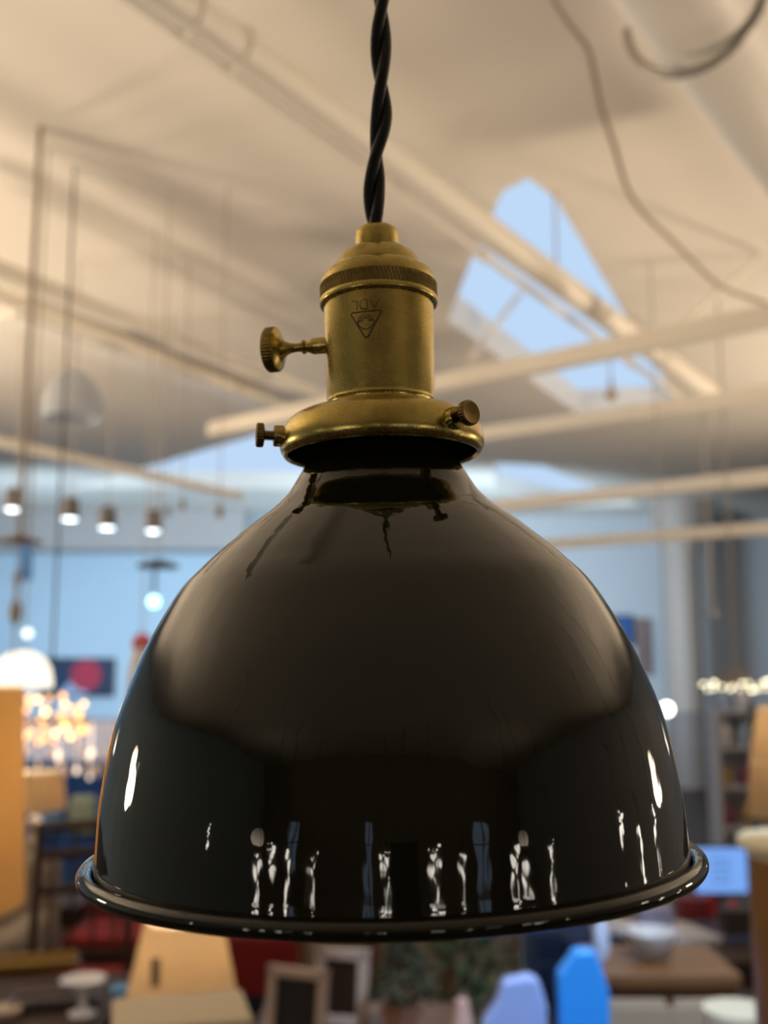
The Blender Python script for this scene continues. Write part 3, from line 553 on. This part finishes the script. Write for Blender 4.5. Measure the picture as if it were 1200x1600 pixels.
PAP = mat('white_paper', (.55, .58, .70), .8)
for x, y, w_, d_, rz, l in ((1060, 1462, .22, .3, .3, 'white paper stack on the dark desk, right of the red cup'), (1000, 1425, .2, .28, -.4, 'white paper stack at the far left of the dark desk'), (985, 1455, .2, .26, .8, 'bluish paper stack at the near left of the desk')):
    c = rest(x, y, zd); tag(MB().box((0, 0, .012), (w_, d_, .024), Matrix.Translation((c.x, min(max(c.y, 4.4), 5.0) + (.12 if x == 1000 else 0), zd)) @ Matrix.Rotation(rz, 4, 'Z')).build('paper_stack', PAP), l, 'papers')
for x, y_, hh, nm, cc_, l in ((1022, 4.45, .12, 'lavender_box', (.35, .38, .6), 'lavender box on the desk left of the red cup'), (1150, 4.5, .10, 'dark_box', (.03, .02, .02), 'dark box on the desk at its right end'), (1080, 4.75, .09, 'maroon_box', (.18, .02, .03), 'maroon box on the desk behind the lavender one')):
    p = at(x, 1400, y_); tag(MB().box((p.x, y_, zd + .025 + hh / 2), (.13, .10, hh)).build(nm, mat(nm + '_card', cc_, .6), bevel=.004), l, 'box')
c = rest(1112, 1430, zd); RC = mat('red_plastic', (.5, .02, .03), .4)
tag(MB().lathe([(.02, 0), (.026, .08), (.024, .08), (.018, .01)], 20, c=(c.x, c.y, zd), cap=False).build('red_cup', RC, smooth=50), 'red cup on the desk below the monitor', 'cup')
c = rest(1110, 1400, zd); tag(MB().ball((c.x, 4.98, zd + .025), .025, 16).build('red_ball', RC, smooth=80), 'small red ball on the desk right under the monitor', 'ball')
# sideboard with cane front
zsb = at(1040, 1520, 3.5).z; x0_, x1_ = at(940, 1550, 3.5).x, at(1150, 1550, 3.5).x
o = thing('cane_sideboard', 'low sideboard with brown top and woven beige cane front at the lower right', 'sideboard', ((x0_ + x1_) / 2, 3.66, 0)); w = x1_ - x0_
MB().box((0, 0, zsb - .02), (w + .03, .36, .04)).build('worktop', MIDW, o, bevel=.005); MB().box((0, .0, zsb / 2 + .02), (w, .3, zsb - .12)).build('carcass', MIDW, o)
CN = mat('woven_cane', (.42, .33, .25), .8, bump=.5, bscale=120); cn = MB()
for i in range(22): cn.box((-w / 2 + .03 + (w - .06) * (i + .5) / 22, -.172, zsb / 2), ((w - .06) / 22 * .7, .012, zsb - .2))
for s in (-1, 1): MB().box((s * w / 4, -.160, zsb / 2), (w / 2 - .03, .02, zsb - .16)).build('cane_door', CN, o)
cn.build('cane_strips', CN, o)
for sx in (-1, 1):
    for sy in (-1, 1): MB().cyl(.018, 0, .09, 10, c=(sx * (w / 2 - .04), sy * .12, 0)).build('leg', MIDW, o)
c = rest(1045, 1527, zsb); tag(MB().lathe([(.03, 0), (.06, .02), (.085, .07), (.09, .09), (.08, .085), (.04, .02)], 28, c=(c.x, 3.66, zsb), cap=False).build('grey_bowl', mat('grey_ceramic', (.42, .42, .45), .4), smooth=50), 'wide grey bowl on the cane sideboard', 'bowl')
c = rest(965, 1532, zsb); tag(MB().lathe([(.02, 0), (.03, .05), (.022, .11), (.012, .13), (.012, .16)], 20, c=(c.x, 3.66, zsb)).build('pale_bottle', mat('pale_blue_glass', (.45, .55, .8), .2), smooth=50), 'pale blue bottle at the left end of the cane sideboard', 'bottle')
q = at(1135, 1585, 3.1); tag(MB().lathe([(.10, 0), (.11, q.z * .6), (.10, q.z), (.09, q.z)], 24, c=(q.x + .05, 3.15, 0)).build('woven_basket', mat('cream_wicker', (.5, .48, .38), .9, bump=.5, bscale=60), smooth=40), 'tall pale woven basket right of the cane sideboard', 'basket')
# wooden pedestal with cream top at right edge
q = at(1155, 1318, 2.5); q2 = at(1172, 1345, 2.5); zt_ = q.z
o = thing('round_pedestal', 'tall round brown wood pedestal with a cream disc top at the right edge', 'pedestal', (q.x + .155, 2.5, 0))
MB().lathe([(.13, 0), (.13, zt_ - .03)], 48).build('drum', mat('golden_wood', (.30, .15, .035), .35, noise=.4, nscale=6, stretch=(3, 3, .3)), o, 40)
MB().lathe([(.128, zt_ - .045), (.128, zt_ - .02), (.150, zt_ - .012), (.155, zt_), (.150, zt_ + .012), (.13, zt_ + .014)], 48).build('cream_top', mat('cream_lacquer', (.8, .74, .52), .4), o, 40)
MB().box((-.075, -.115, zt_ - .17), (.012, .02, .22)).build('metal_strip', mat('brushed_steel', (.5, .48, .5), .3, metal=.8), o)  # a silvery reflection on the drum, built as a pale strip
# far right goods
p = at(1042, 1108, 6); o = thing('globe_lamp', 'small bright white globe lamp touching the right flank of the big dome', 'pendant lamp', p); MB().ball((0, 0, 0), .035).build('globe', PALEB, o, 80); MB().cyl(.004, .03, H - p.z, 8).build('cord', WIRE, o)
p = at(1150, 1072, 6.5); o = thing('ring_chandelier', 'ring chandelier of white sparkling bulbs at the right edge', 'chandelier', p); MB().cyl(.006, 0, H - p.z, 8).build('stem', WIRE, o)
f = MB(); f.tube([(.2 * cos(t), .2 * sin(t), 0) for t in [i * PI / 16 for i in range(33)]], .008, 6)
for i in range(4): f.tube([(0, 0, .1), (.2 * cos(i * PI / 2), .2 * sin(i * PI / 2), 0)], .004, 6)
f.build('ring', mat('gold_metal', (.5, .3, .1), .35, metal=1), o)
for i in range(22):
    a = 2 * PI * i / 22; MB().ball((.2 * cos(a), .2 * sin(a), random.uniform(-.03, .04)), random.uniform(.008, .013), 10).build('bulb', glow('white_sparkle', (1, .93, .65), 5), o, 80)
q = at(1228, 1165, 4.6); shade_lamp('standard_lamp', 'standing lamp with a cream tiered shade at the right edge', q.x, 4.6, 0, .15, .11, .22, [(.14, 0), (.14, .02), (.015, .04), (.012, q.z - .06)], CREAMSH, BLACK, cat='floor lamp')
MB().lathe([(.17, q.z - .3), (.15, q.z - .07), (.145, q.z - .07), (.165, q.z - .3)], 32, c=(q.x, 4.6, 0), cap=False).build('lower_shade', CREAMSH, None, 40)
lo = bpy.data.objects['lower_shade']; lo.parent = bpy.data.objects['standard_lamp']; lo.location = -bpy.data.objects['standard_lamp'].location
p = at(1172, 1100, 8.2); tag(MB().cyl(.035, 0, p.z, 12, c=(p.x, 8.2, 0)).lathe([(.15, 0), (.15, .03)], 24, c=(p.x, 8.2, 0)).build('slate_post', mat('slate_paint', (.13, .16, .18), .5)), 'slim dark slate post standing below the ring chandelier', 'post')
xs0, xs1 = at(1122, 1200, 8.8).x, at(1215, 1200, 8.8).x
o = thing('shelf_unit', 'pale grey shelf rack of coloured goods right of the column', 'shelf', ((xs0 + xs1) / 2, 8.9, 0)); w = xs1 - xs0; ww = mat('pale_grey_paint', (.5, .52, .58), .7)
for s in (-1, 1): MB().box((s * w / 2, 0, .7), (.03, .3, 1.4)).build('side_panel', ww, o)
MB().box((0, .14, .7), (w, .02, 1.4)).build('back_panel', ww, o)
zsh = (.12, .45, .78, 1.1, 1.39)
for z in zsh: MB().box((0, 0, z), (w, .3, .025)).build('shelf', ww, o)
cols = [('red', (.45, .05, .06)), ('white', (.75, .77, .85)), ('plum', (.25, .05, .12)), ('brown', (.22, .1, .05)), ('pale blue', (.4, .55, .8)), ('ochre', (.4, .28, .1))]
wh = ['left end', 'middle', 'right end']; lv = ['lowest', 'second', 'third', 'fourth', 'top']
for zi, z in enumerate(zsh):
    for xi in range(3):
        nm, cc_ = cols[(zi * 2 + xi * 3 + zi // 2) % 6]; hh = random.uniform(.14, .25)
        tag(MB().lathe([(.03, 0), (.055, hh * .3), (.05, hh * .6), (.02, hh * .85), (.028, hh)], 16, c=(xs0 + w * (xi + .5) / 3, 8.85, z + .0125)).build('shelf_vase', mat(nm.replace(' ', '_') + '_vase_glaze', cc_, .4), smooth=50), '%s vase at the %s of the %s shelf right of the column' % (nm, wh[xi], lv[zi]), 'vase', 'vases on the shelf rack')
# low wall cabinets at far back, goods below wall line
q = at(1050, 1200, 15.5); tag(MB().box((2.3, 15.8, .55), (2.6, .7, 1.1)).build('far_counter', mat('taupe_paint', (.33, .29, .27), .7), bevel=.02), 'long taupe counter against the back wall by the column', 'counter')
tag(MB().box((-3.4, 14.8, .5), (3.6, .9, 1.0)).build('far_display_case', mat('rosy_taupe', (.42, .32, .30), .7), bevel=.02), 'long rosy taupe display case below the blue wall picture', 'display case')
# ---- behind the photographer: pendants and furniture mirrored in the enamel
def back_pendant(az, dist, z, label, e=PALEB):
    x, y = dist * sin(math.radians(az)), -dist * cos(math.radians(az)); o = thing('cluster_pendant', label, 'pendant lamp', (x, y, z), 0, 'cluster pendants hanging behind the camera')
    MB().cyl(.005, -.45, H - z, 8).build('cord', BLACK, o); MB().lathe([(.02, .03), (.025, .06), (.02, .09)], 12).build('socket', BRASS_D, o); g = MB(); zz = 0
    for k in range(9): rr = random.uniform(.014, .05); g.ball((random.uniform(-.09, .09), random.uniform(-.05, .05), zz), rr, 8); zz -= random.uniform(.02, .09)
    g.build('bulb_cluster', e, o, 80)
SB = glow('showroom_bulb', (1, .92, .8), 14)
for i, (az, dist, z) in enumerate([(-74, 3.6, 1.95), (-52, 3.2, 1.55), (-46, 4.2, 1.75), (-40, 3.4, 1.65), (-30, 4.4, 1.6), (-3, 4.6, 1.7), (6, 4, 1.45), (16, 3.7, 1.8), (26, 4.6, 1.6), (48, 3.0, 1.7), (52, 3.6, 1.5), (62, 4.2, 1.75), (97, 3.2, 1.9), (108, 3.0, 1.6), (118, 3.4, 1.75)]):
    if i < 15: back_pendant(az, dist, z, 'white cluster pendant behind the camera, %s' % (['at the far left', 'at the left', 'at the left beyond another', 'left of the middle', 'nearer the middle', 'in the middle', 'in the middle lower down', 'just right of the middle', 'right of the middle', 'at the right', 'at the right lower down', 'further right', 'beside the right hand wall', 'beside the right hand wall, lowest', 'beside the right hand wall, third'][i]), SB)
for x, y, w, h, l in ((.25, -3.4, .7, 1.9, 'tall black cabinet behind the camera in the middle'), (-2.8, -3.9, 1.0, 1.3, 'low black cabinet behind the camera at the left'), (3.0, -2.6, .9, 1.7, 'dark cabinet behind the camera at the right')):  # middle one added: stands in for the camera holder's dark reflection
    o = thing('tall_cabinet', l, 'cabinet', (x, y, 0)); MB().box((0, 0, h / 2), (w, .4, h)).build('carcass', DARKW, o, bevel=.01)
    for s in (-1, 1): dd = MB().box((s * w / 4, .205, h / 2), (w / 2 - .02, .02, h - .06)).build('door', DARKW, o, bevel=.004); MB().ball((s * .04, .225, h / 2), .012).build('knob', BRASS_D, dd)
# ================================================================== LIGHT
w = bpy.data.worlds.new('world'); sc.world = w; w.use_nodes = True
w.node_tree.nodes['Background'].inputs[0].default_value = (.52, .70, .94, 1); w.node_tree.nodes['Background'].inputs[1].default_value = 1.0
def area(name, loc, size, power, col, target):
    l = bpy.data.lights.new(name, 'AREA'); l.shape = 'RECTANGLE'; l.size, l.size_y = size; l.energy = power; l.color = col
    o = bpy.data.objects.new(name, l); C.objects.link(o); o.location = loc; o.rotation_euler = (Vector(target) - Vector(loc)).to_track_quat('-Z', 'Y').to_euler(); return o
def point(name, loc, power, col, r=.1):
    l = bpy.data.lights.new(name, 'POINT'); l.energy = power; l.color = col; l.shadow_soft_size = r; o = bpy.data.objects.new(name, l); C.objects.link(o); o.location = loc; return o
def spot(name, loc, target, power, col, ang=30, rad=.05):
    l = bpy.data.lights.new(name, 'SPOT'); l.energy = power; l.color = col; l.spot_size = math.radians(ang); l.spot_blend = .6; l.shadow_soft_size = rad
    o = bpy.data.objects.new(name, l); C.objects.link(o); o.location = loc; o.rotation_euler = (Vector(target) - Vector(loc)).to_track_quat('-Z', 'Y').to_euler(); return o
WARM = (1, .80, .59)
for i, (x, y, p_) in enumerate(((-4.4, 2.6, 520), (4.6, 3.0, 390), (-4.5, 6.5, 420), (4.8, 7.5, 380), (-4.8, -4, 80), (4.8, -4, 80))):
    spot('uplight', (x, y, 1.9), (x * .8, y, 4.2), p_, WARM, 160, .28)  # unseen fill lamps added to warm and brighten the ceiling
for x, y, p_ in ((-5, 11.5, 700), (1.2, 11.5, 1050)): spot('window_daylight', (x, y, 2.2), (x * .8, 17, 2.4), p_, (.60, .80, 1), 120, .5)  # added fill lamps that cool and brighten the back wall
q = at(905, 1530, 3.6); spot('track_spot', (q.x + .6, 1.6, 4.0), q, 750, (.62, .80, 1), 26)  # fill spots added to brighten the blue chairs, desk and tables
q = at(1060, 1450, 4.5); spot('track_spot', (q.x, 3, 4.0), q, 120, (.7, .82, 1), 30)
q = at(110, 1500, 3.4); spot('track_spot', (q.x, 2.0, 4.0), q, 25, (1, .85, .7), 40)
sc.view_settings.view_transform = 'Standard'; sc.view_settings.look = 'None'; sc.view_settings.gamma = 1; sc.view_settings.use_curve_mapping = False
sc.view_settings.exposure = 0
sc.cycles.max_bounces = 6; sc.cycles.sample_clamp_indirect = 5; sc.cycles.sample_clamp_direct = 0; sc.cycles.blur_glossy = .3
